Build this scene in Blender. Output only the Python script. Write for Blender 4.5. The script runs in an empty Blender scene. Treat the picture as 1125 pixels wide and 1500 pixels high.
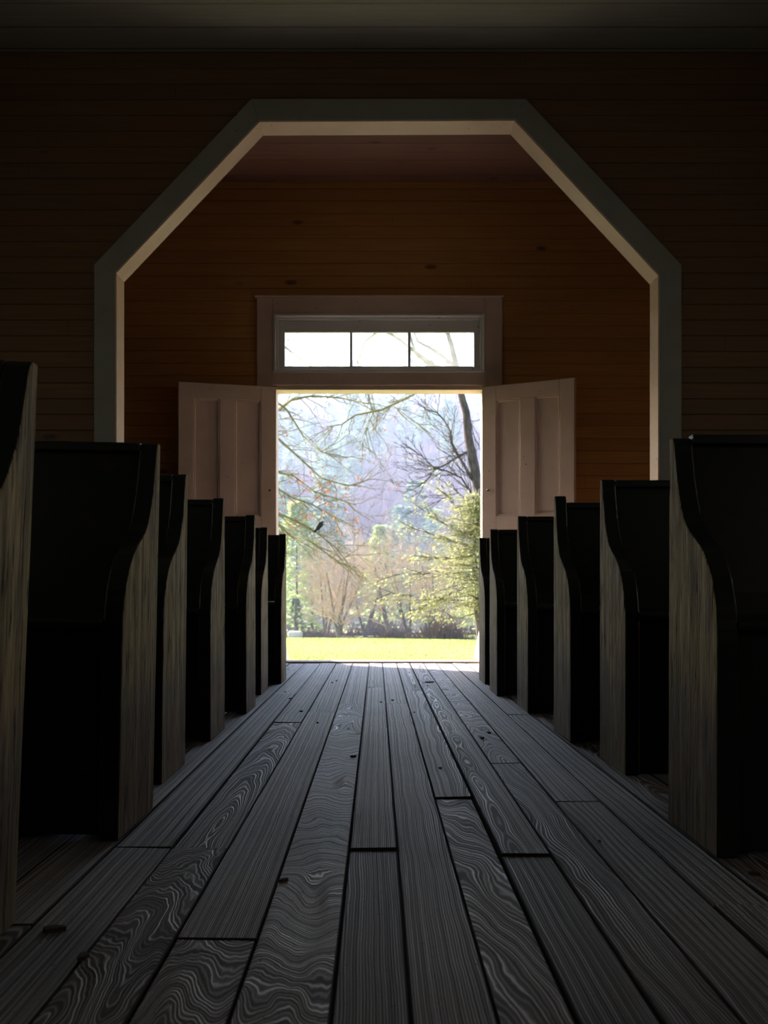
import bpy, bmesh, math, random
from mathutils import Vector, Matrix, noise
sc = bpy.context.scene
C = bpy.context.collection
R = math.radians

# ------------------------------------------------------------------ camera
F = 1660.0            # focal length in pixels of the 1125x1500 frame
CAMZ = 0.52
cd = bpy.data.cameras.new('camera'); cam = bpy.data.objects.new('camera', cd); C.objects.link(cam)
cam.location = (0, 0, CAMZ); cam.rotation_euler = (R(90), 0, 0)
cd.sensor_fit = 'VERTICAL'; cd.sensor_height = 36; cd.lens = 36 * F / 1500
cd.shift_x = 10.5 / 1500; cd.shift_y = 120 / 1500
cd.clip_start = 0.02; cd.clip_end = 2000
cd.dof.use_dof = True; cd.dof.focus_distance = 3.2; cd.dof.aperture_fstop = 9
sc.camera = cam

# ------------------------------------------------------------------ colour management, sky, sun
vs = sc.view_settings
sc.display_settings.display_device = 'sRGB'
vs.view_transform = 'Standard'; vs.look = 'None'; vs.gamma = 1; vs.use_curve_mapping = False
vs.exposure = 0.85
w = bpy.data.worlds.new('sky'); sc.world = w; w.use_nodes = True
nt = w.node_tree; bg = nt.nodes['Background']
sky = nt.nodes.new('ShaderNodeTexSky'); sky.sky_type = 'NISHITA'; sky.sun_disc = False
sky.sun_elevation = R(33); sky.sun_rotation = R(-55); sky.air_density = 1.0; sky.dust_density = 1.6; sky.ozone_density = 1.2
nt.links.new(sky.outputs[0], bg.inputs[0]); bg.inputs[1].default_value = 0.38
sl = bpy.data.lights.new('sun', 'SUN'); so = bpy.data.objects.new('sun', sl); C.objects.link(so)
sl.energy = 13; sl.angle = R(0.6); sl.color = (1, .90, .78)
sun_dir = Vector((0.80 * math.cos(R(32)), -0.60 * math.cos(R(32)), -math.sin(R(32))))
so.rotation_euler = sun_dir.to_track_quat('-Z', 'Y').to_euler(); so.location = (-30, 40, 40)
def daylight(loc, rot, sx, sy, power, col):
    l = bpy.data.lights.new('window_daylight', 'AREA'); o = bpy.data.objects.new('window_daylight', l); C.objects.link(o)
    l.shape = 'RECTANGLE'; l.size = sx; l.size_y = sy; l.energy = power; l.color = col
    o.location = loc; o.rotation_euler = rot
# daylight entering through the side windows of the hall
for yy, pw in ((-0.6, 2.8), (2.6, 2.1), (5.2, 1.7)):
    daylight((-3.12, yy, 1.75), (0, R(-90), 0), 1.5, .8, pw, (1, .93, .76))
    daylight((3.12, yy, 1.75), (0, R(90), 0), 1.5, .8, pw, (1, .93, .76))
cy = sc.cycles
cy.max_bounces = 8; cy.diffuse_bounces = 5; cy.glossy_bounces = 4; cy.transparent_max_bounces = 12
cy.volume_bounces = 0; cy.sample_clamp_indirect = 4.0; cy.caustics_reflective = False; cy.caustics_refractive = False

# ------------------------------------------------------------------ helpers
class MB:
    def __init__(s): s.v = []; s.f = []; s.m = []
    def box(s, x0, x1, y0, y1, z0, z1, m=0):
        b = len(s.v)
        s.v += [(x, y, z) for z in (z0, z1) for y in (y0, y1) for x in (x0, x1)]
        for q in ((0, 2, 3, 1), (4, 5, 7, 6), (0, 1, 5, 4), (2, 6, 7, 3), (0, 4, 6, 2), (1, 3, 7, 5)):
            s.f.append([b + i for i in q]); s.m.append(m)
    def prism(s, pts, d, m=0, mside=None):
        """pts: list of 3D points of a planar outline, extruded by vector d"""
        b = len(s.v); n = len(pts); d = Vector(d)
        s.v += [tuple(p) for p in pts] + [tuple(Vector(p) + d) for p in pts]
        s.f.append([b + i for i in range(n)][::-1]); s.m.append(m)
        s.f.append([b + n + i for i in range(n)]); s.m.append(m)
        for i in range(n):
            j = (i + 1) % n
            s.f.append([b + i, b + j, b + n + j, b + n + i]); s.m.append(m if mside is None else mside)
    def tube(s, pts, rad, n=5, m=0):
        b = len(s.v); pts = [Vector(p) for p in pts]
        for i, p in enumerate(pts):
            t = (pts[min(i + 1, len(pts) - 1)] - pts[max(i - 1, 0)])
            t = t.normalized() if t.length > 1e-9 else Vector((0, 0, 1))
            a = t.cross(Vector((.31, .2, .93)))
            if a.length < .05: a = t.cross(Vector((1, 0, 0)))
            a.normalize(); c = t.cross(a); r = rad[i]
            for k in range(n):
                an = 2 * math.pi * k / n
                s.v.append(tuple(p + a * (r * math.cos(an)) + c * (r * math.sin(an))))
        for i in range(len(pts) - 1):
            for k in range(n):
                k2 = (k + 1) % n
                s.f.append([b + i * n + k, b + i * n + k2, b + (i + 1) * n + k2, b + (i + 1) * n + k]); s.m.append(m)
        s.f.append([b + k for k in range(n)][::-1]); s.m.append(m)
        s.f.append([b + (len(pts) - 1) * n + k for k in range(n)]); s.m.append(m)
    def leaf(s, p, d, up, l, wd, m=0):
        d = Vector(d).normalized(); sd = d.cross(Vector(up))
        if sd.length < .01: sd = Vector((1, 0, 0))
        sd.normalize(); p = Vector(p); b = len(s.v)
        s.v += [tuple(p), tuple(p + d * l * .45 + sd * wd / 2), tuple(p + d * l), tuple(p + d * l * .45 - sd * wd / 2)]
        s.f.append([b, b + 1, b + 2, b + 3]); s.m.append(m)
    def build(s, name, mats, parent=None, smooth=False, bevel=0):
        me = bpy.data.meshes.new(name); me.from_pydata(s.v, [], s.f)
        if not isinstance(mats, (list, tuple)): mats = [mats]
        for mt in mats: me.materials.append(mt)
        me.polygons.foreach_set('material_index', s.m)
        if smooth: me.polygons.foreach_set('use_smooth', [True] * len(s.f))
        me.update()
        o = bpy.data.objects.new(name, me); C.objects.link(o)
        if parent: o.parent = parent
        if bevel:
            bv = o.modifiers.new('bevel', 'BEVEL'); bv.width = bevel; bv.segments = 2; bv.limit_method = 'ANGLE'; bv.angle_limit = R(35)
        return o
def tag(o, label=None, cat=None, group=None, kind=None):
    if label: o['label'] = label
    if cat: o['category'] = cat
    if group: o['group'] = group
    if kind: o['kind'] = kind
    return o
def empty(name, loc=(0, 0, 0), rz=0):
    o = bpy.data.objects.new(name, None); C.objects.link(o); o.location = loc; o.rotation_euler = (0, 0, rz); o.empty_display_size = .1
    return o
def copy_tree(o, parent=None):
    c = o.copy(); C.objects.link(c); c.parent = parent
    for ch in [x for x in bpy.data.objects if x.parent == o]: copy_tree(ch, c)
    return c

# node helper
class NB:
    def __init__(s, name):
        s.mat = bpy.data.materials.new(name); s.mat.use_nodes = True; s.t = s.mat.node_tree
        s.bs = s.t.nodes['Principled BSDF']; s.out = s.t.nodes['Material Output']
    def n(s, typ, **kw):
        nd = s.t.nodes.new(typ)
        for k, v in kw.items(): setattr(nd, k, v)
        return nd
    def put(s, sock, v):
        if isinstance(v, bpy.types.NodeSocket): s.t.links.new(v, sock)
        elif v is not None:
            try: sock.default_value = v
            except Exception: sock.default_value = (v[0], v[1], v[2], 1)
    def m(s, op, a, b=None, c=None, clamp=False):
        nd = s.n('ShaderNodeMath', operation=op, use_clamp=clamp); s.put(nd.inputs[0], a)
        if b is not None: s.put(nd.inputs[1], b)
        if c is not None: s.put(nd.inputs[2], c)
        return nd.outputs[0]
    def xyz(s, src):
        nd = s.n('ShaderNodeSeparateXYZ'); s.put(nd.inputs[0], src); return nd.outputs
    def comb(s, x, y, z):
        nd = s.n('ShaderNodeCombineXYZ')
        for i, v in enumerate((x, y, z)): s.put(nd.inputs[i], v)
        return nd.outputs[0]
    def noise(s, vec, scale, detail=2, rough=.5):
        nd = s.n('ShaderNodeTexNoise'); s.put(nd.inputs['Vector'], vec)
        nd.inputs['Scale'].default_value = scale; nd.inputs['Detail'].default_value = detail; nd.inputs['Roughness'].default_value = rough
        return nd.outputs[0]
    def white(s, v, dim='1D'):
        nd = s.n('ShaderNodeTexWhiteNoise', noise_dimensions=dim); s.put(nd.inputs['W' if dim == '1D' else 'Vector'], v); return nd.outputs[0]
    def mix(s, f, a, b, mode='MIX'):
        nd = s.n('ShaderNodeMix', data_type='RGBA', blend_type=mode); s.put(nd.inputs[0], f); s.put(nd.inputs[6], a); s.put(nd.inputs[7], b)
        return nd.outputs[2]
    def ss(s, v, a, b, lo=0, hi=1):
        nd = s.n('ShaderNodeMapRange', interpolation_type='SMOOTHSTEP'); s.put(nd.inputs[0], v)
        for i, x in ((1, a), (2, b), (3, lo), (4, hi)): s.put(nd.inputs[i], x)
        return nd.outputs[0]
    def bump(s, h, dist, strength=1.0):
        nd = s.n('ShaderNodeBump'); s.put(nd.inputs['Height'], h); nd.inputs['Distance'].default_value = dist; nd.inputs['Strength'].default_value = strength
        s.t.links.new(nd.outputs[0], s.bs.inputs['Normal'])
    def obj(s): return s.n('ShaderNodeTexCoord').outputs['Object']
    def done(s, col=None, rough=None, spec=None):
        s.put(s.bs.inputs['Base Color'], col); s.put(s.bs.inputs['Roughness'], rough)
        if spec is not None: s.bs.inputs['Specular IOR Level'].default_value = spec
        return s.mat
def rgb(r, g, b): return (r, g, b, 1)

# ------------------------------------------------------------------ materials
def floor_material():
    b = NB('weathered_floorboards')
    P = b.xyz(b.obj())
    a1 = b.n('ShaderNodeAttribute', attribute_name='grain_a'); a2 = b.n('ShaderNodeAttribute', attribute_name='grain_b')
    A = b.xyz(a1.outputs['Vector']); B = b.xyz(a2.outputs['Vector'])
    cx, k, amp = A[0], A[1], A[2]
    seed, tone, c0 = B[0], B[1], B[2]
    sx = b.m('SUBTRACT', P[0], cx)
    v1 = b.comb(b.m('MULTIPLY', P[0], 5.0), b.m('MULTIPLY', P[1], 1.0), seed)
    n1 = b.m('SUBTRACT', b.noise(v1, 2.6, 1.2, .35), .5)
    v2 = b.comb(b.m('MULTIPLY', P[0], 14.0), b.m('MULTIPLY', P[1], 4.0), seed)
    n2 = b.m('SUBTRACT', b.noise(v2, 2.0, 2, .5), .5)
    dz = b.m('ADD', b.m('ADD', c0, b.m('MULTIPLY', P[1], k)), b.m('ADD', b.m('MULTIPLY', n1, amp), b.m('MULTIPLY', n2, b.m('MULTIPLY', amp, .13))))
    r = b.m('SQRT', b.m('ADD', b.m('MULTIPLY', sx, sx), b.m('MULTIPLY', dz, dz)))
    ring = b.m('MULTIPLY', r, 6.2832 / .0036)
    wv = b.m('MULTIPLY_ADD', b.m('SINE', ring), .5, .5)
    wv = b.m('POWER', wv, 2.2)
    irr = b.n('ShaderNodeTexNoise', noise_dimensions='1D'); b.put(irr.inputs['W'], b.m('ADD', r, seed)); irr.inputs['Scale'].default_value = 150.0; irr.inputs['Detail'].default_value = 2.5
    irw = b.ss(irr.outputs[0], .40, .60)
    wv = b.m('MULTIPLY', b.m('MULTIPLY_ADD', wv, .82, .18), b.m('MULTIPLY_ADD', irw, .7, .3))
    fine = b.noise(b.comb(b.m('MULTIPLY', P[0], 520.0), b.m('MULTIPLY', P[1], 9.0), seed), 1.0, 3, .6)
    blot = b.noise(b.comb(b.m('MULTIPLY', P[0], 3.0), P[1], seed), 2.3, 4, .6)
    speck = b.ss(b.noise(b.obj(), 95.0, 2, .6), .66, .74)
    worn = b.ss(blot, .1, .8)
    lo = b.mix(worn, rgb(.014, .012, .018), rgb(.026, .023, .031))
    hi = b.mix(worn, rgb(.64, .59, .66), rgb(.90, .84, .90))
    col = b.mix(wv, lo, hi)
    col = b.mix(b.m('MULTIPLY', fine, .3), col, rgb(.13, .125, .14))
    tn = b.n('ShaderNodeCombineColor'); 
    for i in range(3): b.put(tn.inputs[i], tone)
    col = b.mix(1.0, col, tn.outputs[0], 'MULTIPLY')
    col = b.mix(b.m('MULTIPLY', speck, .7), col, rgb(.01, .009, .009))
    h = b.m('ADD', b.m('MULTIPLY', wv, .8), b.m('MULTIPLY', fine, .35))
    h = b.m('SUBTRACT', h, b.m('MULTIPLY', speck, .6))
    b.bump(h, .0012, 1.0)
    rg = b.m('MULTIPLY_ADD', b.m('POWER', wv, .35), -.54, .92)
    return b.done(col, rg, .8)
M = {}
M['floor'] = floor_material()

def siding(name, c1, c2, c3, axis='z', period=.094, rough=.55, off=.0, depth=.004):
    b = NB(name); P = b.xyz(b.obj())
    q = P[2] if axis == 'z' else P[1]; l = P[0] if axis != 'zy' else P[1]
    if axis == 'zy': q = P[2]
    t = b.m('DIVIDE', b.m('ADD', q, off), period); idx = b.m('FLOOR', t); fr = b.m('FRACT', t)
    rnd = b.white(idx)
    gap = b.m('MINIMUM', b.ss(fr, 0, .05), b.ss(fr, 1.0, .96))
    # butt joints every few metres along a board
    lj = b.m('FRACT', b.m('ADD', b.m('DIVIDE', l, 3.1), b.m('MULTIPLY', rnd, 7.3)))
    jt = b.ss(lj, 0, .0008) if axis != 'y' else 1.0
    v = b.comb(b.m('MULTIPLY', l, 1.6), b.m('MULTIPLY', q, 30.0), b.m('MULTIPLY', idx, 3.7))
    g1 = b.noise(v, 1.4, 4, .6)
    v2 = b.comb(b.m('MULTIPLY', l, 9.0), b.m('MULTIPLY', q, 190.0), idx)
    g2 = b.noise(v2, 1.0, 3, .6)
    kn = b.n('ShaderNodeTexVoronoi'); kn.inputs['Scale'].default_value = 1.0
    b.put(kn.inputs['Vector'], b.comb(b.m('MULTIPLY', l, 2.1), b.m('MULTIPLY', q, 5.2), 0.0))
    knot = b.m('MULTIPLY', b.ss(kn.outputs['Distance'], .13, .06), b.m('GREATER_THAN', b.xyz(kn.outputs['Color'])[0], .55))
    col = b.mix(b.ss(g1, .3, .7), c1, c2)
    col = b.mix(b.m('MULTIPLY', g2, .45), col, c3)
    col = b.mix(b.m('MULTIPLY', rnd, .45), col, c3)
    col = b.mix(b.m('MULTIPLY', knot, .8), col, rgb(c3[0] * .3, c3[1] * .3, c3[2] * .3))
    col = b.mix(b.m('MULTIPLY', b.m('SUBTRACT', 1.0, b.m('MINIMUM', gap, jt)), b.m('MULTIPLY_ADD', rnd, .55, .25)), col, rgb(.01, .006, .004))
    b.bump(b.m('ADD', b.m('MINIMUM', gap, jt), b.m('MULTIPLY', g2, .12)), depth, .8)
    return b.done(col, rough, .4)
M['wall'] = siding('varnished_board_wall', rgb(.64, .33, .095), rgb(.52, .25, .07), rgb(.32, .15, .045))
M['hallwall'] = siding('shaded_board_wall', rgb(.21, .115, .048), rgb(.16, .086, .036), rgb(.095, .052, .026), period=.098, off=.03)  # same boards as the vestibule wall; hall dimness painted into a darker colour
M['sidewall'] = siding('aged_side_board_wall', rgb(.40, .20, .07), rgb(.30, .15, .055), rgb(.18, .09, .035), axis='zy')
M['ceil'] = siding('grey_board_ceiling', rgb(.34, .33, .27), rgb(.26, .26, .22), rgb(.15, .15, .13), axis='y', period=.27)
M['vceil'] = siding('brown_board_ceiling', rgb(.30, .15, .09), rgb(.22, .11, .075), rgb(.13, .07, .055), axis='y', period=.30)

def paint(name, c, rough=.45, wear=.5, scale=3):
    b = NB(name); o = b.obj()
    n1 = b.noise(o, scale, 4, .6); n2 = b.noise(o, 60, 3, .6)
    sp = b.ss(b.noise(o, 34, 1, .4), .775, .79)
    col = b.mix(b.m('MULTIPLY', b.ss(n1, .35, .75), wear), c, rgb(c[0] * .72, c[1] * .68, c[2] * .62))
    col = b.mix(b.m('MULTIPLY', sp, .8), col, rgb(c[0] * .15, c[1] * .11, c[2] * .08))
    b.bump(b.m('ADD', n2, b.m('MULTIPLY', n1, .5)), .0008, .5)
    return b.done(col, rough, .4)
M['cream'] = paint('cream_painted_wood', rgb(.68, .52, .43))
M['arch'] = paint('shaded_arch_trim', rgb(.30, .30, .275))  # same cream paint as the lining, shade of its hall side put into colour
M['white'] = paint('white_painted_wood', rgb(.72, .70, .66), wear=.3)
M['sill'] = paint('worn_sill_wood', rgb(.42, .33, .28), rough=.6)
M['iron'] = paint('dark_iron', rgb(.03, .027, .025), rough=.5)

def worn_wood():
    b = NB('bare_weathered_end_grain_wood')
    o = b.obj(); P = b.xyz(o); oi = b.n('ShaderNodeObjectInfo'); sd = b.m('MULTIPLY', oi.outputs['Random'], 37.0)
    v = b.comb(b.m('ADD', b.m('MULTIPLY', P[1], 26.0), sd), b.m('MULTIPLY', P[0], 26.0), b.m('MULTIPLY', P[2], 2.4))
    g = b.noise(v, 1.0, 4, .62)
    v2 = b.comb(b.m('ADD', b.m('MULTIPLY', P[1], 160.0), sd), b.m('MULTIPLY', P[0], 160.0), b.m('MULTIPLY', P[2], 7.0))
    g2 = b.noise(v2, 1.0, 3, .6)
    v3 = b.comb(b.m('ADD', b.m('MULTIPLY', P[1], 70.0), sd), b.m('MULTIPLY', P[0], 70.0), b.m('MULTIPLY', P[2], 7.0))
    pit = b.ss(b.noise(v3, 1.0, 3, .6), .57, .65)
    lines = b.m('MULTIPLY_ADD', b.m('SINE', b.m('ADD', b.m('MULTIPLY', P[1], 520.0), b.m('MULTIPLY', g, 34.0))), .5, .5)
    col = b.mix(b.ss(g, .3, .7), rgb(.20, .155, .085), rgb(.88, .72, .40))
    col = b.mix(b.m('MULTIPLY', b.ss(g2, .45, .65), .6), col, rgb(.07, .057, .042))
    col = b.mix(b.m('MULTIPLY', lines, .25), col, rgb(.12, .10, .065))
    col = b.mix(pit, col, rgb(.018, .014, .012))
    # greyer lower half: shade below the window light, painted into the colour
    low_shade = b.ss(b.m('ADD', P[2], b.m('MULTIPLY', g, .12)), .46, .30)
    col = b.mix(b.m('MULTIPLY', low_shade, .62), col, rgb(.16, .145, .155))
    h = b.m('ADD', b.m('ADD', b.m('MULTIPLY', g, .6), b.m('MULTIPLY', g2, .5)), b.m('MULTIPLY', lines, .3))
    b.bump(b.m('SUBTRACT', h, b.m('MULTIPLY', pit, 1.6)), .0055, 1.0)
    return b.done(col, .62, .35)
M['worn'] = worn_wood()
def dark_wood():
    b = NB('blackened_varnished_wood'); o = b.obj(); P = b.xyz(o)
    oi = b.n('ShaderNodeObjectInfo'); sd = b.m('MULTIPLY', oi.outputs['Random'], 37.0)
    g = b.noise(b.comb(b.m('MULTIPLY', P[0], 1.5), b.m('ADD', b.m('MULTIPLY', P[1], 26.0), sd), b.m('MULTIPLY', P[2], 40.0)), 1.0, 4, .6)
    n = b.noise(o, 9, 4, .6)
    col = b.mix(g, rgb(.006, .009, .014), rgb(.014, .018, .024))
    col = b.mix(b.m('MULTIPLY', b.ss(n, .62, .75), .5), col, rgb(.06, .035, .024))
    b.bump(b.m('ADD', b.m('MULTIPLY', g, .6), b.m('MULTIPLY', n, .4)), .0012, .6)
    return b.done(col, .34, .5)
M['dark'] = dark_wood()

def glass():
    b = NB('old_window_glass')
    tr = b.n('ShaderNodeBsdfTransparent'); gl = b.n('ShaderNodeBsdfGlossy'); gl.inputs['Roughness'].default_value = .05
    df = b.n('ShaderNodeBsdfTranslucent'); df.inputs[0].default_value = (.9, .93, .95, 1)
    fr = b.n('ShaderNodeFresnel'); fr.inputs[0].default_value = 1.45
    m1 = b.n('ShaderNodeMixShader'); b.put(m1.inputs[0], b.m('MULTIPLY', fr.outputs[0], 1.0)); b.t.links.new(tr.outputs[0], m1.inputs[1]); b.t.links.new(gl.outputs[0], m1.inputs[2])
    m2 = b.n('ShaderNodeMixShader'); b.put(m2.inputs[0], b.m('MULTIPLY', b.noise(b.obj(), 6, 3), .24)); b.t.links.new(m1.outputs[0], m2.inputs[1]); b.t.links.new(df.outputs[0], m2.inputs[2])
    b.t.links.new(m2.outputs[0], b.out.inputs[0]); return b.mat
M['glass'] = glass()

def leafy(name, c1, c2, trans=.55, rough=.55, nscale=.5):
    b = NB(name)
    geo = b.n('ShaderNodeNewGeometry'); rnd = geo.outputs['Random Per Island']
    n = b.noise(b.obj(), nscale, 3)
    col = b.mix(b.m('MULTIPLY_ADD', rnd, .6, b.m('MULTIPLY', n, .4)), c1, c2)
    d = b.n('ShaderNodeBsdfDiffuse'); t = b.n('ShaderNodeBsdfTranslucent')
    b.put(d.inputs[0], col); b.put(t.inputs[0], col)
    m = b.n('ShaderNodeMixShader'); m.inputs[0].default_value = trans
    b.t.links.new(d.outputs[0], m.inputs[1]); b.t.links.new(t.outputs[0], m.inputs[2]); b.t.links.new(m.outputs[0], b.out.inputs[0])
    return b.mat
M['needle'] = leafy('pale_green_needles', rgb(.27, .28, .13), rgb(.44, .44, .25), .6)
M['pine'] = leafy('far_pine_needles', rgb(.14, .24, .19), rgb(.24, .36, .27), .5)
M['pine2'] = leafy('yellow_green_needles', rgb(.36, .46, .22), rgb(.52, .60, .32), .6)
M['baretwig'] = leafy('haze_tinted_bare_twigs', rgb(.30, .24, .32), rgb(.42, .34, .42), .35)  # lilac cast of the distant haze put into the twig colour
M['pinktwig'] = leafy('pinkish_bare_twigs', rgb(.46, .35, .28), rgb(.58, .48, .36), .4)
M['brown_leaf'] = leafy('dry_brown_oak_leaves', rgb(0.350, 0.140, 0.070), rgb(0.434, 0.224, 0.126), .6)
M['darkneedle'] = leafy('dark_green_needles', rgb(.05, .09, .06), rgb(.08, .13, .08), .3)
M['brush'] = leafy('dark_brush', rgb(.10, .07, .06), rgb(.20, .14, .11), .2)
def bark(name, c1, c2):
    b = NB(name); P = b.xyz(b.obj())
    g = b.noise(b.comb(b.m('MULTIPLY', P[0], 18.0), b.m('MULTIPLY', P[1], 18.0), b.m('MULTIPLY', P[2], 4.0)), 1.0, 4, .6)
    b.bump(g, .02, .8)
    return b.done(b.mix(b.ss(g, .35, .7), c1, c2), .85, .2)
M['bark'] = bark('grey_bark', rgb(0.099, 0.077, 0.068), rgb(0.189, 0.153, 0.135))
M['obark'] = bark('mossy_branch_bark', rgb(.15, .13, .07), rgb(.28, .24, .14))
def ground(name, c1, c2, c3, s1=.08, s2=1.2):
    b = NB(name); o = b.obj()
    n1 = b.noise(o, s1, 4, .6); n2 = b.noise(o, s2, 5, .65)
    col = b.mix(b.ss(n1, .35, .65), c1, c2); col = b.mix(b.ss(n2, .5, .7), col, c3)
    b.bump(n2, .08, .7); return b.done(col, .9, .1)
M['field'] = ground('spring_field', rgb(.22, .27, .085), rgb(.29, .31, .13), rgb(.18, .24, .07))
M['hillside'] = ground('forest_floor', rgb(.26, .19, .16), rgb(.20, .17, .14), rgb(.14, .16, .11), .05, .5)
M['grass'] = leafy('grass_blades', rgb(.20, .27, .07), rgb(.38, .42, .19), .6)
M['bird'] = paint('black_feathers', rgb(.010, .010, .012), rough=.9)
M['dbark'] = bark('dark_bark', rgb(.05, .04, .04), rgb(.11, .085, .08))
M['debris'] = paint('dry_debris', rgb(.07, .055, .045), rough=.8)
M['seam'] = paint('grimy_board_edge', rgb(.035, .032, .045), rough=.8)
M['rock'] = paint('pale_rock', rgb(.45, .43, .42), rough=.9)

# ------------------------------------------------------------------ floor of separate boards
rng = random.Random(5)
seams = [-3.2]
left = [-.0567, -.181, -.305, -.421, -.54, -.655]
x = -.655; l2 = []
while x > -3.12: x -= rng.uniform(.1, .13); l2.append(x)
l2[-1] = -3.2
right = [.042, .148, .248, .35, .447, .563, .668]
x = .668; r2 = []
while x < 3.12: x += rng.uniform(.1, .13); r2.append(x)
r2[-1] = 3.2
seams = sorted(left + l2) + right + r2
FIX = {  # (left seam) : joints
    -.0567: [2.32, 6.3], -.181: [4.21, 5.39], -.305: [1.716, 5.0], -.421: [2.327, 4.6], -.54: [2.33, 5.9],
    .042: [5.39], .148: [2.906, 6.08], .248: [2.27, 6.9], .35: [3.495], .447: [2.849, 6.5], .563: [1.9, 4.9]}
# figured boards: (left seam, piece index) -> (cx, k, amp, c0, tone)
SPEC = {(-.181, 0): (-.10, .34, .12, .08, 1.15), (-.181, 1): (-.12, .12, .10, .02, 1.1), (-.305, 0): (-.24, .18, .10, .10, 1.05),
        (-.305, 1): (-.38, .006, .05, .02, .9), (-.0567, 0): (-.14, .012, .02, .03, .72), (-.0567, 1): (.09, .004, .02, .03, 1.25),
        (.042, 0): (.20, .004, .03, .03, 1.05), (.042, 1): (-.02, .004, .03, .03, 1.1), (.148, 0): (.12, .10, .06, -.20, 1.15), (.148, 1): (.25, .012, .03, .03, 1.0),
        (.248, 0): (.16, .012, .02, .03, .6), (.248, 1): (.28, .012, .03, .02, .9), (.35, 0): (.27, .02, .05, .04, .7), (.35, 1): (.40, .10, .08, .02, .9),
        (.447, 0): (.38, .01, .03, .03, .8), (.447, 1): (.38, .01, .03, .03, .9), (.563, 0): (.48, .01, .05, .03, .8), (.563, 1): (.48, .01, .05, .03, .8), (-.421, 0): (-.36, .14, .12, -.10, .75), (-.421, 1): (-.36, .05, .04, .0, .75)}
fb = bmesh.new()
la = fb.verts.layers.float_vector.new('grain_a'); lb = fb.verts.layers.float_vector.new('grain_b')
Y0, Y1 = -2.5, 8.525
for i in range(len(seams) - 1):
    xa, xb = seams[i], seams[i + 1]
    if xa in FIX: js = FIX[xa]
    else:
        js = []; y = rng.uniform(-1.5, 2.5)
        while y < 7.8: js.append(y); y += rng.uniform(1.8, 3.8)
    ys = [Y0] + js + [Y1]
    for j in range(len(ys) - 1):
        ya, yb = ys[j], ys[j + 1]
        g = rng.uniform(.0013, .0024)
        zt = rng.uniform(-.0035, 0.0); tilt = rng.uniform(-.0012, .0012)
        tone_mul = rng.uniform(.7, 1.1)
        if (xa, j) in ((.148, 0), (.248, 0), (-.0567, 0)): zt = -.0055
        if (xa, j) in ((.148, 1), (.248, 1), (-.0567, 1)): zt = 0.0
        if xa == .148: xbb = xb - .003
        else: xbb = xb
        k_ = rng.random()
        sp = SPEC.get((xa, j)) or ((rng.uniform(xa, xb) if k_ < .25 else xa - rng.uniform(.03, .12)), rng.uniform(.0, .03) * rng.choice((1, -1)), rng.uniform(.02, .06), rng.uniform(.02, .05), rng.uniform(.65, 1.1))
        cx, k, amp, c0, tone = sp
        seed = rng.uniform(0, 40)
        n = 1
        c = [(xa + g, ya + g), (xbb - g, ya + g), (xbb - g, yb - g), (xa + g, yb - g)]
        e = .0022
        ci = [(xa + g + e, ya + g + e * .6), (xbb - g - e, ya + g + e * .6), (xbb - g - e, yb - g - e * .6), (xa + g + e, yb - g - e * .6)]
        tz = [-tilt, tilt, tilt, -tilt]
        lo = [fb.verts.new((p[0], p[1], -.03)) for p in c]
        md = [fb.verts.new((p[0], p[1], zt - .0022 + tz[q])) for q, p in enumerate(c)]
        tp = [fb.verts.new((p[0], p[1], zt + tz[q])) for q, p in enumerate(ci)]
        for vv in lo + md + tp:
            vv[la] = (cx, k, amp); vv[lb] = (seed, tone, c0 - k * ya)
        fb.faces.new(tp)
        for q in range(4):
            p = (q + 1) % 4
            fb.faces.new((lo[q], lo[p], md[p], md[q])).material_index = 1; fb.faces.new((md[q], md[p], tp[p], tp[q])).material_index = 1
me = bpy.data.meshes.new('floor'); fb.to_mesh(me); fb.free(); me.materials.append(M['floor']); me.materials.append(M['seam'])
fl = bpy.data.objects.new('floor', me); C.objects.link(fl); tag(fl, kind='structure')
b = MB(); b.box(-3.3, 3.3, -2.6, 8.6, -.16, -.031); tag(b.build('subfloor', M['iron']), kind='structure')

# ------------------------------------------------------------------ arch wall
AY, AT = 7.05, .16
ix = [-1.626, -1.626, -.731, .858, 1.756, 1.756]; iz = [0, 2.515, 3.459, 3.466, 2.500, 0]
HX = 3.2; HZ = 3.895; VZ = 3.62; DY = 8.53; DT = .14
b = MB()
b.prism([(-HX, AY, 0), (ix[1], AY, 0), (ix[1], AY, iz[1]), (ix[2], AY, iz[2]), (ix[2], AY, HZ), (-HX, AY, HZ)], (0, AT, 0))
b.prism([(HX, AY, 0), (HX, AY, HZ), (ix[3], AY, HZ), (ix[3], AY, iz[3]), (ix[4], AY, iz[4]), (ix[5], AY, 0)], (0, AT, 0))
b.prism([(ix[2], AY, iz[2]), (ix[3], AY, iz[3]), (ix[3], AY, HZ), (ix[2], AY, HZ)], (0, AT, 0))
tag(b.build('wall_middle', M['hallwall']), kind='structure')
# casing on the hall side: mitred boards
ox = [-1.753, -1.753, -.779, .923, 1.889, 1.889]; oz = [0, 2.561, 3.59, 3.59, 2.561, 0]
b = MB(); CY = AY - .025
for i in range(5):
    b.prism([(ix[i], CY, iz[i]), (ox[i], CY, oz[i]), (ox[i + 1], CY, oz[i + 1]), (ix[i + 1], CY, iz[i + 1])], (0, .024, 0))
tag(b.build('trim_1', M['arch'], bevel=.003), kind='structure')
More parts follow.
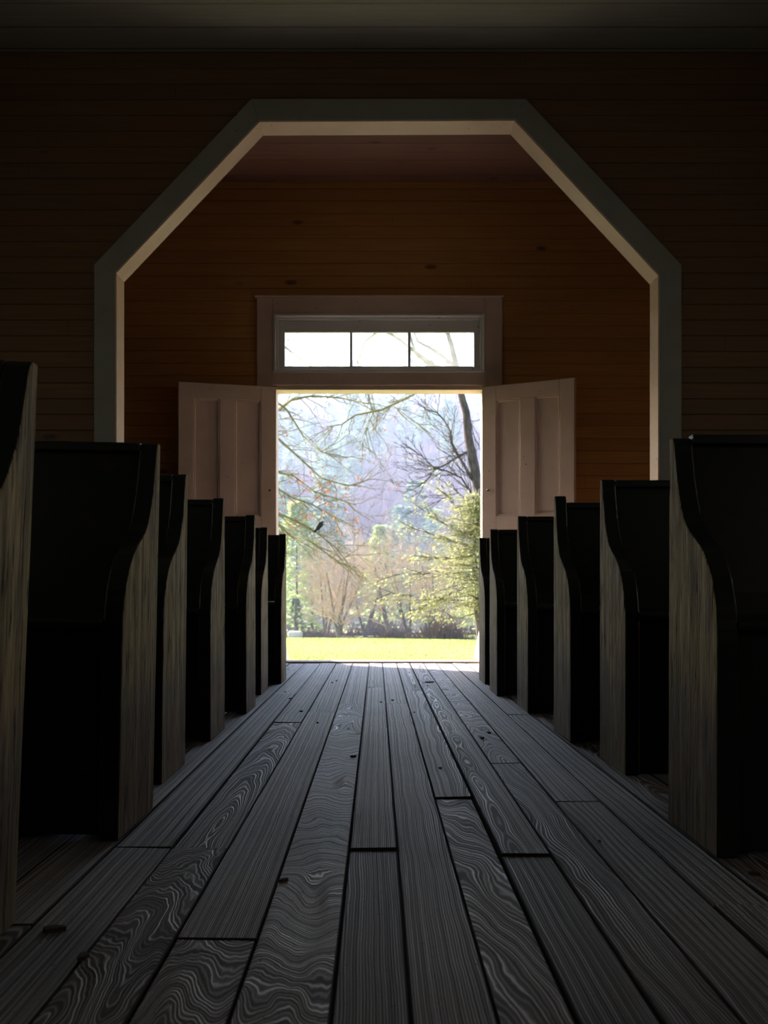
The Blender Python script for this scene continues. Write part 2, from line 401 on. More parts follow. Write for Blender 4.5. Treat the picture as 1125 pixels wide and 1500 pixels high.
# lining of the arch thickness, with a small bead along the front edge
b = MB()
def inward(i, d):
    # offset of the inner outline towards the opening
    cxs = [ix[0] + d, ix[1] + d, ix[2] + d * .42, ix[3] - d * .42, ix[4] - d, ix[5] - d]
    czs = [0, iz[1] - d * .42, iz[2] - d, iz[3] - d, iz[4] - d * .42, 0]
    return cxs[i], czs[i]
for i in range(5):
    (a0, a1), (c0_, c1_) = inward(i, .012), inward(i + 1, .012)
    b.prism([(ix[i], CY + .004, iz[i]), (ix[i + 1], CY + .004, iz[i + 1]), (c0_, CY + .004, c1_), (a0, CY + .004, a1)], (0, AT + .05, 0))
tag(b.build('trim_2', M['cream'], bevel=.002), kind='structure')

# ------------------------------------------------------------------ door wall with door and transom openings
dx0, dx1, dz1 = -.765, .806, 2.075
tx0, tx1, tz0, tz1 = -.778, .814, 2.184, 2.624
b = MB()
b.box(-HX, dx0 - .013, DY, DY + DT, -.1, VZ + .4); b.box(dx1 + .008, HX, DY, DY + DT, -.1, VZ + .4)
b.box(dx0 - .013, dx1 + .008, DY, DY + DT, tz1, VZ + .4)
b.box(dx0 - .013, dx1 + .008, DY, DY + DT, dz1, tz0)
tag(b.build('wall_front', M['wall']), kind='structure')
# casing boards round door and transom
b = MB(); cy0 = DY - .022
b.box(-.901, tx0, cy0, DY - .001, 0, 2.747)          # left stile
b.box(tx1, .942, cy0, DY - .001, 0, 2.747)           # right stile
b.box(tx0, tx1, cy0, DY - .001, tz1, 2.747)          # head
b.box(tx0, tx1, cy0, DY - .001, dz1 + .012, tz0)     # board between door and transom
b.box(-.915, .956, cy0 - .012, DY - .001, 2.747, 2.762)
tag(b.build('trim_3', M['cream'], bevel=.003), kind='structure')
b = MB()                                             # door jambs, head and stop
b.box(dx0 - .013, dx0 + .010, DY - .015, DY + DT + .02, 0, dz1)
b.box(dx1 - .010, dx1 + .008, DY - .015, DY + DT + .02, 0, dz1)
b.box(dx0 + .010, dx1 - .010, DY - .015, DY + DT + .02, dz1 - .022, dz1 + .012)
tag(b.build('trim_4', M['cream'], bevel=.002), kind='structure')
# transom window
wn = empty('window_1', (0, DY, tz0)); tag(wn, kind='structure')
def wpart(name, b, mat, bevel=0):
    o = b.build(name, mat, wn, bevel=bevel); o.matrix_parent_inverse = Matrix.Translation((0, -DY, -tz0)); return o
b = MB()
def ring(b, x0, x1, z0, z1, t, y0, y1, tb=None):
    tb = tb or t
    b.box(x0, x0 + t, y0, y1, z0, z1); b.box(x1 - t, x1, y0, y1, z0, z1)
    b.box(x0 + t, x1 - t, y0, y1, z1 - t, z1); b.box(x0 + t, x1 - t, y0, y1, z0, z0 + tb)
ring(b, tx0, tx1, tz0, tz1, .018, DY - .03, DY + DT)
ring(b, tx0 + .018, tx1 - .018, tz0 + .018, tz1 - .018, .018, DY + .015, DY + DT)
wpart('window_frame', b, M['white'], .003)
b = MB(); gx0, gx1, gz0, gz1 = -.697, .735, 2.245, 2.502
b.box(tx0 + .036, gx0, DY + .05, DY + .09, tz0 + .036, tz1 - .036); b.box(gx1, tx1 - .036, DY + .05, DY + .09, tz0 + .036, tz1 - .036)
b.box(gx0, gx1, DY + .05, DY + .09, gz1, tz1 - .036); b.box(gx0, gx1, DY + .05, DY + .09, tz0 + .036, gz0)
wpart('sash', b, M['white'], .004)
b = MB()
for mx in (-.195, .245): b.box(mx - .010, mx + .010, DY + .052, DY + .088, gz0, gz1)
wpart('muntin', b, M['white'], .003)
b = MB()
for a_, c_ in ((gx0, -.205), (-.185, .235), (.255, gx1)): b.box(a_, c_, DY + .068, DY + .071, gz0, gz1)
wpart('pane', b, M['glass'])

# door leaves -------------------------------------------------------
def leaf_door(name, hinge, ang, side):
    root = empty(name, (hinge, DY - .028, .012), ang); tag(root, kind='structure')
    W, H, T = .725, 2.055, .038
    s = side          # +1: leaf grows along +x local, -1 along -x local
    def bx(b, x0, x1, y0, y1, z0, z1):
        xs = sorted((s * x0, s * x1)); b.box(xs[0], xs[1], y0, y1, z0, z1)
    b = MB(); px = [(.115, .308), (.424, .614)]
    bx(b, 0, px[0][0], -T, 0, 0, H); bx(b, px[1][1], W, -T, 0, 0, H); bx(b, px[0][1], px[1][0], -T, 0, .22, H - .11)
    bx(b, px[0][0], px[1][1], -T, 0, 0, .22); bx(b, px[0][0], px[1][1], -T, 0, H - .11, H)
    for p in px: bx(b, p[0], p[1], -T, 0, .90, 1.085)
    b.build('door_leaf', M['cream'], root, bevel=.003)
    for p in px:
        for z0, z1 in ((.22, .90), (1.085, H - .11)):
            b = MB(); bx(b, p[0], p[1], -T + .013, -.013, z0, z1)
            # bead moulding round the panel
            for y0, y1 in ((-T + .003, -T + .014),):
                m_ = .013
                bx(b, p[0], p[0] + m_, y0, y1, z0, z1); bx(b, p[1] - m_, p[1], y0, y1, z0, z1)
                bx(b, p[0] + m_, p[1] - m_, y0, y1, z1 - m_, z1); bx(b, p[0] + m_, p[1] - m_, y0, y1, z0, z0 + m_)
            b.build('door_panel', M['cream'], root, bevel=.004)
    for z in (.25, 1.75):
        b = MB(); b.tube([(0, .004, z - .045), (0, .004, z + .045)], [.008, .008], 8); bx(b, 0, .05, -.001, .003, z - .045, z + .045)
        b.build('hinge', M['iron'], root)
    b = MB(); zk = 1.28
    b.tube([(s * .052, -T + .001, zk), (s * .052, -T - .006, zk), (s * .052, -T - .016, zk), (s * .052, -T - .02, zk)], [.006, .006, .0085, .004], 10)
    b.build('door_latch', M['iron'], root, smooth=True)
    return root
leaf_door('door_1', dx0 + .002, R(17), -1)
leaf_door('door_2', dx1 - .002, R(-30), 1)
# sill ---------------------------------------------------------------
b = MB(); b.box(dx0 - .06, dx1 + .06, DY, DY + .19, -.03, .012); tag(b.build('trim_5', M['sill'], bevel=.004), kind='structure')

# ------------------------------------------------------------------ side walls, back wall, ceilings
def side_wall(name, sx):
    b = MB(); xa, xb = (sx * HX, sx * (HX + .15)) if sx > 0 else (sx * (HX + .15), sx * HX)
    b.box(xa, xb, -2.65, DY + DT, -.1, 4.1)
    tag(b.build(name, M['sidewall']), kind='structure')
side_wall('wall_left', -1); side_wall('wall_right', 1)
b = MB(); b.box(-HX - .15, HX + .15, -2.65, -2.5, -.1, 4.1); tag(b.build('wall_back', M['hallwall']), kind='structure')
b = MB(); b.box(-HX, HX, -2.5, AY + AT, HZ, HZ + .1); tag(b.build('ceiling', M['ceil']), kind='structure')
b = MB(); b.box(-HX, HX, AY + AT, DY, VZ, VZ + .1); tag(b.build('ceiling_vestibule', M['vceil']), kind='structure')
# side windows of the hall (beyond the frame at either side)
k = 2
for sx in (-1, 1):
    for yy in (-0.6, 2.6, 5.2):
        wo = empty('window_%d' % k, (sx * (HX - .02), yy, 1.0)); tag(wo, kind='structure'); k += 1
        b = MB()
        b.box(-.012, .03, -.48, -.40, -.08, 1.58); b.box(-.012, .03, .40, .48, -.08, 1.58)
        b.box(-.012, .03, -.40, .40, 1.5, 1.58); b.box(-.03, .03, -.5, .5, -.08, 0)
        b.box(-.004, .02, -.012, .012, 0, 1.5)
        for zz in (.36, .74, 1.12): b.box(-.004, .02, -.40, .40, zz, zz + .022)
        b.build('window_frame', M['white'], wo, bevel=.003)
        b = MB(); b.box(.004, .008, -.40, .40, 0, 1.5); b.build('pane', M['glass'], wo)

# ------------------------------------------------------------------ pews
PROFILE = [(.0, .882), (.024, .882), (.034, .876), (.043, .862), (.052, .83), (.066, .785), (.086, .74), (.112, .70), (.145, .668), (.19, .645),
           (.235, .626), (.275, .605), (.312, .575), (.340, .54), (.358, .50), (.368, .45), (.370, .38), (.370, .0), (.0, .0)]
def spline(pts, n=3):
    out = []
    for i in range(len(pts) - 1):
        p0 = pts[max(i - 1, 0)]; p1 = pts[i]; p2 = pts[i + 1]; p3 = pts[min(i + 2, len(pts) - 1)]
        for j in range(n):
            t = j / n
            out.append(tuple(.5 * ((2 * p1[q]) + (-p0[q] + p2[q]) * t + (2 * p0[q] - 5 * p1[q] + 4 * p2[q] - p3[q]) * t * t + (-p0[q] + 3 * p1[q] - 3 * p2[q] + p3[q]) * t ** 3) for q in range(2)))
    out.append(pts[-1]); return out
def make_pew(X, Y, s, L, label, seed, depth=1.0, rise=.0, lean=0.0, top=1.0, notch=0, rz=0):
    """aisle face at local x=0, pew grows away from the aisle; sitter faces the camera (-y)"""
    rg = random.Random(seed)
    root = empty('church_pew', (X, Y, 0), rz); tag(root, label, 'pew', 'dark wooden pews along the aisle')
    root.rotation_euler = (0, lean, rz)
    def X_(x): return s * x
    def end(x0, mats_face_out):
        pts = [(a * depth, z if z == 0 else z * top + (rise if z > .8 else 0)) for a, z in PROFILE]
        cur = spline(pts[:17], 3) + [pts[17], pts[18]]
        cur = [(a + (rg.uniform(-.0012, .0012) if 0 < z < .85 and a > .01 else 0), z) for a, z in cur]
        b = MB(); b.prism([(X_(x0), -a, z) for a, z in cur], (X_(.042), 0, 0), 0, 1)
        return b
    b = end(0, 0)
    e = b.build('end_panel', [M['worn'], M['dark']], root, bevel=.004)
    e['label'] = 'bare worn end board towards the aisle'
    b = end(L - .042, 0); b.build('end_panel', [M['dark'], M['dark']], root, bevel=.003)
    xa, xb = .043, L - .043
    D = .37 * depth
    # seat with rounded nose
    prof = [(-.06, .452), (-.06, .474), (-D + .02, .470), (-D + .004, .466), (-D - .004, .458), (-D - .002, .449), (-D + .012, .445)]
    b = MB(); b.prism([(X_(xa), y, z) for y, z in prof], (X_(xb - xa), 0, 0)); b.build('seat', M['dark'], root, bevel=.002)
    # curved back
    n = 9; f = []; r = []
    for i in range(n):
        t = i / (n - 1); z = .476 + t * (.862 * top - .476); y = -.105 + .082 * t ** .75
        f.append((y, z)); r.append((y + .022, z))
    b = MB(); b.prism([(X_(xa), y, z) for y, z in f + r[::-1]], (X_(xb - xa), 0, 0)); b.build('backrest', M['dark'], root)
    b = MB(); zt = .882 * top - rg.uniform(0, .004)
    outl = [(-.042, zt - .022), (-.042, zt - .004), (-.034, zt), (-.004, zt), (0, zt - .004), (0, zt - .022)]
    b.prism([(X_(xa), y, z) for y, z in outl], (X_(xb - xa), 0, 0)); b.build('top_rail', M['dark'], root, bevel=.002)
    # board closing the space under the seat, and the low back board
    b = MB(); xs = sorted((X_(xa), X_(xb))); b.box(xs[0], xs[1], -D + .030, -D + .052, .006, .444); b.build('front_panel', M['dark'], root, bevel=.002)
    b = MB(); b.box(xs[0], xs[1], -.022, -.004, .10, .47); b.build('rear_panel', M['dark'], root, bevel=.002)
    return root
LEFT = [
 (-.571, 1.79, 'dark pew nearest the camera on the left, its tall worn end cut by the frame', dict(lean=R(2.4), depth=1.1)),
 (-.543, 2.75, 'dark pew second from the camera on the left, wide back rising before the arch foot', dict(lean=R(1.2))),
 (-.585, 3.456, 'dark pew third from the camera on the left, before the left door', dict(lean=R(.6))),
 (-.585, 4.36, 'dark pew fourth from the camera on the left, overlapping a door edge', dict(rise=.004)),
 (-.564, 5.27, 'dark pew fifth from the camera on the left, standing before the left door panels', dict(rise=.004)),
 (-.593, 6.17, 'narrow visible dark pew on the left, last but one before the doorway', dict(depth=.95)),
 (-.552, 6.91, 'dark pew farthest back on the left, its end beside the bright doorway', dict(rise=.003, depth=.95))]
RIGHT = [
 (.668, 2.60, 'dark pew nearest the camera on the right with broad curved worn end', dict(lean=R(.2), rise=-.008)),
 (.711, 3.615, 'dark pew second from the camera on the right, hiding the arch foot', dict()),
 (.674, 4.32, 'dark pew third from the camera on the right, its end board standing above its back', dict(rise=.022, top=.985)),
 (.656, 5.30, 'dark pew fourth from the camera on the right, before the right door', dict()),
 (.610, 6.13, 'dark pew fifth from the camera on the right, beside the doorway', dict(top=.985)),
 (.620, 6.88, 'dark pew farthest back on the right, a thin end beside the bright doorway', dict(top=.975))]
for i, (X, Y, lab, kw) in enumerate(LEFT): make_pew(X, Y, -1, 2.3, lab, 11 + i, **kw)
for i, (X, Y, lab, kw) in enumerate(RIGHT): make_pew(X, Y, 1, 2.25, lab, 31 + i, **kw)

# ------------------------------------------------------------------ small litter on the floorboards
rg = random.Random(3)
LIT = [(.31, 6.65, .05, 'dark'), (-.62, 6.62, .05, 'pale')] + [(rg.uniform(-.5, .6), rg.uniform(1.9, 6.8), rg.uniform(.006, .014), 'dark') for _ in range(16)] + [(-.42, 1.62, .018, 'dark'), (-.5, 1.75, .022, 'dark'), (.74, 1.98, .02, 'dark'), (.7, 2.1, .012, 'dark')]
for i, (x, y, sz, kd) in enumerate(LIT):
    b = MB(); n = 7; a0 = rg.uniform(0, 6)
    if sz >= .03: sz *= .6
    pts = []
    for q in range(n):
        an = 2 * math.pi * q / n; rr = sz * rg.uniform(.55, 1)
        pts.append((rr * math.cos(an) * math.cos(a0) - rr * .6 * math.sin(an) * math.sin(a0), rr * math.cos(an) * math.sin(a0) + rr * .6 * math.sin(an) * math.cos(a0), 0))
    b.prism(pts, (0, 0, .004 + sz * .12))
    o = b.build('wood_chip', M['rock' if kd == 'pale' else 'debris']); o.location = (x, y, -.001)
    if i == 0: tag(o, 'largest dark chip lying on the floorboards near the doorway', 'debris', 'litter on the floorboards')
    elif i == 1: tag(o, 'pale scrap lying beside the farthest left pew', 'debris', 'litter on the floorboards')
    else: tag(o, 'tiny dark crumb of litter on the grey floorboards', 'debris', 'litter on the floorboards')

# ------------------------------------------------------------------ outside: steps, field, hill
b = MB()
for i in range(3): b.box(-.95, .98, 8.74 + .3 * i, 9.04 + .3 * i, -.6, -.10 - .14 * i)
tag(b.build('stone_steps', M['rock'], bevel=.01), 'pale steps going down outside the open doorway', 'steps')
def cheek(name, X, y1, zz, lab):
    b = MB(); pts = [(X, 8.74, -.6), (X, 8.74, .45), (X, y1, zz), (X, y1 + .04, -.6)]
    b.prism(pts, (.045, 0, 0)); tag(b.build(name, M['white'], bevel=.004), lab, 'railing')
cheek('step_side_board', -.828, 10.18, -.06, 'white sloping side board of the steps at the left of the doorway')
cheek('step_side_board', .830, 9.62, .02, 'white sloping side board of the steps at the right of the doorway')

def gz(x, y):
    if y < 10: return -.55
    z = -.55 - (y - 10) * .029 + .10 * math.sin(x * .21 + y * .13)* min(1, (y - 10) / 20)
    if y > 128: z += 0
    return z
def hz(x, y):
    t = max(0, (y - 126) / 230)
    return gz(x, min(y, 126)) + 60 * t ** 1.12 + 4.5 * math.sin(x * .035 + 1.2) * min(1, t * 3) + 3 * math.sin(y * .06 + x * .02) * min(1, t * 3)
def grid(name, x0, x1, nx, y0, y1, ny, fz, mat):
    b = MB()
    for j in range(ny + 1):
        for i in range(nx + 1):
            x = x0 + (x1 - x0) * i / nx; y = y0 + (y1 - y0) * j / ny; b.v.append((x, y, fz(x, y)))
    for j in range(ny):
        for i in range(nx):
            a = j * (nx + 1) + i; b.f.append([a, a + 1, a + nx + 2, a + nx + 1]); b.m.append(0)
    return tag(b.build(name, mat, smooth=True), kind='structure')
grid('field', -110, 110, 60, 8.7, 128, 60, gz, M['field'])
grid('hillside', -170, 170, 60, 127.5, 380, 50, hz, M['hillside'])
# ground round and under the building is the field's own level
b = MB(); b.box(-60, 60, -40, 8.75, -1.2, -.56); tag(b.build('ground', M['field']), kind='structure')
# haze lying in the valley air
b = MB(); b.box(-220, 220, 60, 420, -8, 76)
hzm = bpy.data.materials.new('valley_haze'); hzm.use_nodes = True; t = hzm.node_tree; t.nodes.clear()
vo = t.nodes.new('ShaderNodeVolumeScatter'); vo.inputs['Color'].default_value = (.275, .335, .56, 1); vo.inputs['Density'].default_value = .0042; vo.inputs['Anisotropy'].default_value = .35
oo = t.nodes.new('ShaderNodeOutputMaterial'); t.links.new(vo.outputs[0], oo.inputs['Volume'])
hb = b.build('valley_haze', hzm); tag(hb, 'blue morning haze lying over the wooded hillside', 'haze', kind='stuff'); 

# grass blades on the field where it is seen through the doorway
rg = random.Random(9); b = MB()
for _ in range(60000):
    y = 13 + 55 * rg.random() ** 1.4; x = rg.uniform(-1, 1) * (.16 * y + 1.0)
    z = gz(x, y); hgt = rg.uniform(.03, .09); an = rg.uniform(0, 6.3)
    d = (rg.uniform(-.6, .6), rg.uniform(-.5, .5), 1); b.leaf((x, y, z - .01), d, (math.cos(an), math.sin(an), 0), hgt, .012 + y * .0004)
tag(b.build('grass', M['grass']), 'sunlit yellow-green grass growing on the field', 'grass', kind='stuff')

# ---------------- trees
def limb(b, p, d, L, r, lev, rg, leaves=None, spread=.6, up=.1, nseg=5, kids=(4, 6), rmin=.004, m=0, wob=.18):
    pts = [Vector(p)]; rad = [r]; d = Vector(d).normalized(); seg = L / nseg
    for i in range(nseg):
        d = (d + Vector((rg.uniform(-wob, wob), rg.uniform(-wob, wob), rg.uniform(-wob, wob) + up * .2))).normalized()
        pts.append(pts[-1] + d * seg); rad.append(max(rmin * .6, r * (1 - .75 * (i + 1) / nseg)))
    b.tube(pts, rad, 5 if lev >= 2 else 3, m)
    if lev > 0:
        for _ in range(rg.randint(*kids)):
            t = rg.uniform(.25, 1); i = min(int(t * nseg), nseg - 1)
            q = pts[i].lerp(pts[i + 1], t * nseg - i) if t < 1 else pts[-1]
            bd = (pts[i + 1] - pts[i]).normalized()
            sd = Vector((rg.gauss(0, 1), rg.gauss(0, 1), rg.gauss(0, 1))).normalized()
            nd = (bd * (1 - spread * .5) + sd * spread + Vector((0, 0, up))).normalized()
            limb(b, q, nd, L * rg.uniform(.38, .6) * (1.1 - t * .3), max(rmin, rad[i] * .55), lev - 1, rg, leaves, spread, up, max(3, nseg - 1), kids, rmin, m, wob)
    elif leaves is not None:
        leaves.append((pts[-1].copy(), d.copy())); leaves.append((pts[len(pts) // 2].copy(), d.copy()))

def conifer_mesh(seed, H, Rr, mat, n=520, cl=1.0, base=.12):
    rg = random.Random(seed); b = MB()
    for _ in range(n):
        t = rg.random() ** .75; z = H * (base + (1 - base) * t)
        rr = Rr * (1 - t) ** .8 * (.75 + .35 * math.sin(t * 38 + seed)) * rg.uniform(.25, 1) ** .6 + .1
        an = rg.uniform(0, 6.283); p = (rr * math.cos(an), rr * math.sin(an), z - rr * .12)
        d = (math.cos(an) + rg.uniform(-.5, .5), math.sin(an) + rg.uniform(-.5, .5), rg.uniform(-.35, .25))
        b.leaf(p, d, (rg.uniform(-.5, .5), rg.uniform(-.5, .5), 1), cl * rg.uniform(.6, 1.3), cl * rg.uniform(.25, .5))
    return b
def trunk_mb(H, r, seed=0, bend=.0):
    rg = random.Random(seed); b = MB(); pts = []; x = y = 0
    for i in range(7):
        pts.append((x, y, H * i / 6 - .1 * (i == 0))); x += rg.uniform(-1, 1) * bend; y += rg.uniform(-1, 1) * bend
    b.tube(pts, [r * (1 - .85 * i / 6) for i in range(7)], 6); return b

# hillside trees: pattern trees, then copies
patterns = {'conifer': [], 'bare': []}
for q in range(4):
    root = empty('evergreen_tree'); H = (10, 12, 9, 13)[q]
    conifer_mesh(50 + q, H, (2.9, 3.3, 3.4, 3.1)[q], M['pine'], 620, 1.15).build('crown', M['pine'], root)
    trunk_mb(H * .95, .18, q, .05).build('trunk', M['bark'], root)
    patterns['conifer'].append(root)
for q in range(4):
    root = empty('bare_tree'); rg = random.Random(80 + q)
    b = MB(); H = (10, 11, 9, 12)[q]
    trunk_mb(H * .7, .2, q, .12).build('trunk', M['bark'], root)
    for _ in range(46):
        z = H * rg.uniform(.25, .72); an = rg.uniform(0, 6.28)
        limb(b, (0, 0, z), (math.cos(an), math.sin(an), rg.uniform(.5, 1.6)), H * rg.uniform(.22, .36), .06, 1, rg, None, .6, .25, 3, (7, 10), .028)
    b.build('crown', M['baretwig'], root); patterns['bare'].append(root)
used = set(); rg = random.Random(21); placed = []
y = 134; cnt = {'conifer': 0, 'bare': 0}
tries = 0
while len(placed) < 400 and tries < 9000:
    tries += 1
    y = 132 + 222 * rg.random(); x = rg.uniform(-1, 1) * (.17 * y + 4)
    if any((x - a) ** 2 + ((y - c) * 1.0) ** 2 < 5.2 ** 2 for a, c in placed): continue
    placed.append((x, y))
    nn = noise.noise(Vector((x * .035, y * .02, 3.3)))
    kd = 'conifer' if nn + rg.uniform(-.25, .25) > -.10 else 'bare'
    if cnt[kd] >= 290: continue
    cnt[kd] += 1
    src = patterns[kd][rg.randrange(4)]
    o = src if src.name not in used else copy_tree(src)
    used.add(src.name)
    s_ = rg.uniform(.75, 1.2); o.location = (x, y, hz(x, y) - .2); o.rotation_euler = (0, 0, rg.uniform(0, 6.28)); o.scale = (s_, s_, s_ * rg.uniform(.9, 1.15))
    if kd == 'conifer': tag(o, 'blue-green evergreen among the trees covering the hazy hillside', 'tree', 'evergreens on the hazy hillside')
    else: tag(o, 'haze-tinted leafless tree among the trees covering the hazy hillside', 'tree', 'bare trees on the hazy hillside')

# line of trees at the far edge of the field
def edge_tree(x, y, H, lab, seed, kind, spreadx=1):
    rg = random.Random(seed)
    if kind == 'bare':
        root = empty('leafless_tree', (x, y, gz(x, y))); b = MB(); t_ = MB()
        for q in range(rg.randint(2, 4)):
            an = rg.uniform(0, 6.28); top = Vector((math.cos(an) * H * .2, math.sin(an) * H * .15, H * rg.uniform(.5, .7)))
            pts = [Vector((0, 0, -.2)), top * .3 + Vector((rg.uniform(-.2, .2), 0, 0)), top * .65, top]
            t_.tube(pts, [.11, .09, .06, .035], 6)
            for _ in range(13):
                t = rg.uniform(.15, 1); a2 = rg.uniform(0, 6.28)
                limb(b, top * t, (math.cos(a2) * spreadx, math.sin(a2), rg.uniform(.2, 1.3)), H * rg.uniform(.25, .42), .035, 2, rg, None, .6, .15, 4, (4, 6), .009)
        t_.build('trunk', M['bark'], root); b.build('twigs', M['pinktwig'], root)
    else:
        root = empty('evergreen_tree', (x, y, gz(x, y)))
        m_ = M['pine2'] if kind == 'green' else M['darkneedle']
        conifer_mesh(seed, H, H * .3, m_, 2600, H * .055, .06).build('crown', m_, root)
        trunk_mb(H * .9, .15, seed, .05).build('trunk', M['bark'], root)
    tag(root, lab, 'tree', 'trees along the far edge of the field'); return root
for args in [
    (-6.5, 92, 11.0, 'tall pale-green evergreen at the left end of the field edge', 1, 'green'),
    (-8.6, 99, 9.5, 'pale-green evergreen at the far left, next to the left pew', 2, 'green'),
    (-5.3, 93, 8.0, 'shorter pale-green evergreen at the left before the pinkish trees', 3, 'green'),
    (-6.0, 84, 2.9, 'small dark evergreen at the left foot of the tree line', 4, 'dark'),
    (-3.9, 86, 8.2, 'low pinkish leafless tree at the left of the tree line', 5, 'bare'),
    (-2.6, 78, 8.2, 'leafless tree with forked trunk right of the pink one', 6, 'bare'),
    (-.9, 90, 9.5, 'grey-pink leafless tree in the middle of the tree line', 7, 'bare'),
    (1.0, 80, 9.0, 'leafless tree with two straight stems below the hill centre', 8, 'bare'),
    (2.6, 88, 10.5, 'tall leafless tree right of the centre of the tree line', 9, 'bare'),
    (4.4, 84, 8.5, 'leafless tree behind the brush pile', 10, 'bare'),
    (5.8, 92, 9.5, 'leafless tree behind the near evergreen', 11, 'bare'),
    (-4.6, 100, 9, 'leafless tree behind the pale-green evergreens', 12, 'bare'),
    (.3, 104, 10.0, 'pale-green evergreen rising behind the leafless trees', 13, 'green'),
    (9.0, 90, 10.0, 'pale-green evergreen at the far right of the tree line', 14, 'green'),
    (-13.0, 92, 10.0, 'leafless tree at the far left beyond the evergreens', 15, 'bare')]: edge_tree(*args)
# brush under the trees
rg = random.Random(4)
def brush(x, y, W_, H_, lab, n):
    b = MB()
    for _ in range(n):
        px_ = max(-W_, min(W_, rg.gauss(0, W_ * .42))); py_ = max(-.8, min(.8, rg.gauss(0, .6))); h_ = H_ * rg.uniform(.3, 1) * math.exp(-(px_ / W_) ** 2)
        q = Vector((px_, py_, -.1)); e = q + Vector((rg.uniform(-.6, .6), rg.uniform(-.4, .4), h_)); b.tube([q, q.lerp(e, .5) + Vector((rg.uniform(-.1, .1), 0, 0)), e], [.035, .025, .012], 3)
    b.tube([(-W_ * 1.1, .3, .05), (-W_ * .4, -.2, .14), (W_ * .4, .2, .12), (W_ * 1.1, -.1, .05)], [.05, .09, .09, .05], 6)
    b.tube([(-W_, -.6, .1), (0, .6, .15), (W_, -.6, .1)], [.07, .08, .07], 6)
    o = b.build('brush_thicket', M['brush']); o.location = (x, y, gz(x, y)); tag(o, lab, 'brush')
brush(4.0, 70, 1.9, 1.6, 'dark brush pile at the right foot of the tree line', 420)
brush(1.2, 74, 2.2, .9, 'low brown brush under the middle leafless trees', 260)
brush(-6.5, 97, 4.5, 1.7, 'grey-brown brush behind the left evergreens', 420)
brush(.2, 99, 4.5, 1.7, 'grey-brown brush behind the middle leafless trees', 420)
brush(6.6, 97, 4.5, 1.7, 'grey-brown brush behind the trees at the right', 420)
brush(-4.4, 84, 2.6, .8, 'low brown brush under the left pinkish tree', 260)
b = MB(); b.prism([(-.5, -.3, 0), (.5, -.35, 0), (.6, .3, 0), (-.4, .35, 0)], (0, 0, .5)); o = b.build('field_rock', M['rock'], bevel=.15); o.location = (-5.9, 81, gz(-5.9, 81) - .03)
tag(o, 'pale rock before the small dark evergreen', 'rock')

# near evergreen at the right of the doorway view
def PX(x, y, Y): return Vector(((x - 552) * Y / F, Y, CAMZ - (y - 870) * Y / F))
rg = random.Random(77)
Yn = 26.0
root = empty('feathery_evergreen', (2.30, Yn, gz(2.3, Yn))); base = Vector(root.location)
tr = MB(); tpts = [Vector((.12, 0, -.1)), Vector((.06, 0, .7)), Vector((-.03, 0, 1.5)), Vector((-.06, 0, 2.3)), Vector((.0, 0, 3.2)), Vector((.05, 0, 4.0))]
tr.tube(tpts, [.10, .085, .075, .06, .04, .012], 8)
tr.build('trunk', M['bark'], root, smooth=True)
br = MB(); fo = MB()
def spray(p, d, L, w_, dens):
    """a flat branch that carries needles, drooping a little"""
    d = Vector(d).normalized(); q = Vector(p); pts = [q.copy()]
    n = max(4, int(L / .16))
    for i in range(n):
        d = (d + Vector((rg.uniform(-.1, .1), rg.uniform(-.1, .1), rg.uniform(-.08, .06)))).normalized(); q = q + d * (L / n); pts.append(q.copy())
    br.tube(pts, [max(.004, .016 * (1 - i / n)) for i in range(n + 1)], 3)
    for i in range(1, n + 1):
        for _ in range(dens):
            sd = Vector((rg.gauss(0, 1), rg.gauss(0, 1), rg.gauss(-.1, .45))).normalized(); o_ = pts[i] + sd * rg.uniform(0, w_) 
            fo.leaf(o_, (sd + d * .6 + Vector((0, 0, -.15))), (rg.gauss(0, .6), rg.gauss(0, .6), 1), rg.uniform(.05, .13), rg.uniform(.014, .035))
for _ in range(230):
    t = rg.random() ** .9; z = 1.1 + t * 2.75
    an = rg.uniform(0, 6.283); L = (1.55 - 1.0 * t) * rg.uniform(.5, 1.1)
    spray((.0, 0, z), (math.cos(an), math.sin(an), rg.uniform(-.25, .3)), L, .22, 13)
for (x_, y_), (x2, y2) in [((684, 838), (560, 842)), ((680, 880), (556, 868)), ((688, 800), (590, 770)), ((690, 790), (604, 738)), ((680, 905), (610, 902)), ((686, 860), (590, 900)), ((690, 780), (640, 700)), ((690, 820), (600, 815))]:
    a = PX(x_, y_, Yn) - base; c = PX(x2, y2, Yn + rg.uniform(-.6, .6)) - base
    spray(a, c - a, (c - a).length, .13, 9)
    for q in range(9):
        m_ = a.lerp(c, rg.uniform(.2, .9)); dd = (c - a).normalized() + Vector((rg.uniform(-.4, .4), rg.uniform(-.9, .9), rg.uniform(-.4, .4)))
        spray(m_, dd, rg.uniform(.3, .7), .09, 6)
br.build('branches', M['bark'], root); fo.build('foliage', M['needle'], root)
tag(root, 'feathery yellow-green evergreen standing at the right of the doorway view', 'tree')

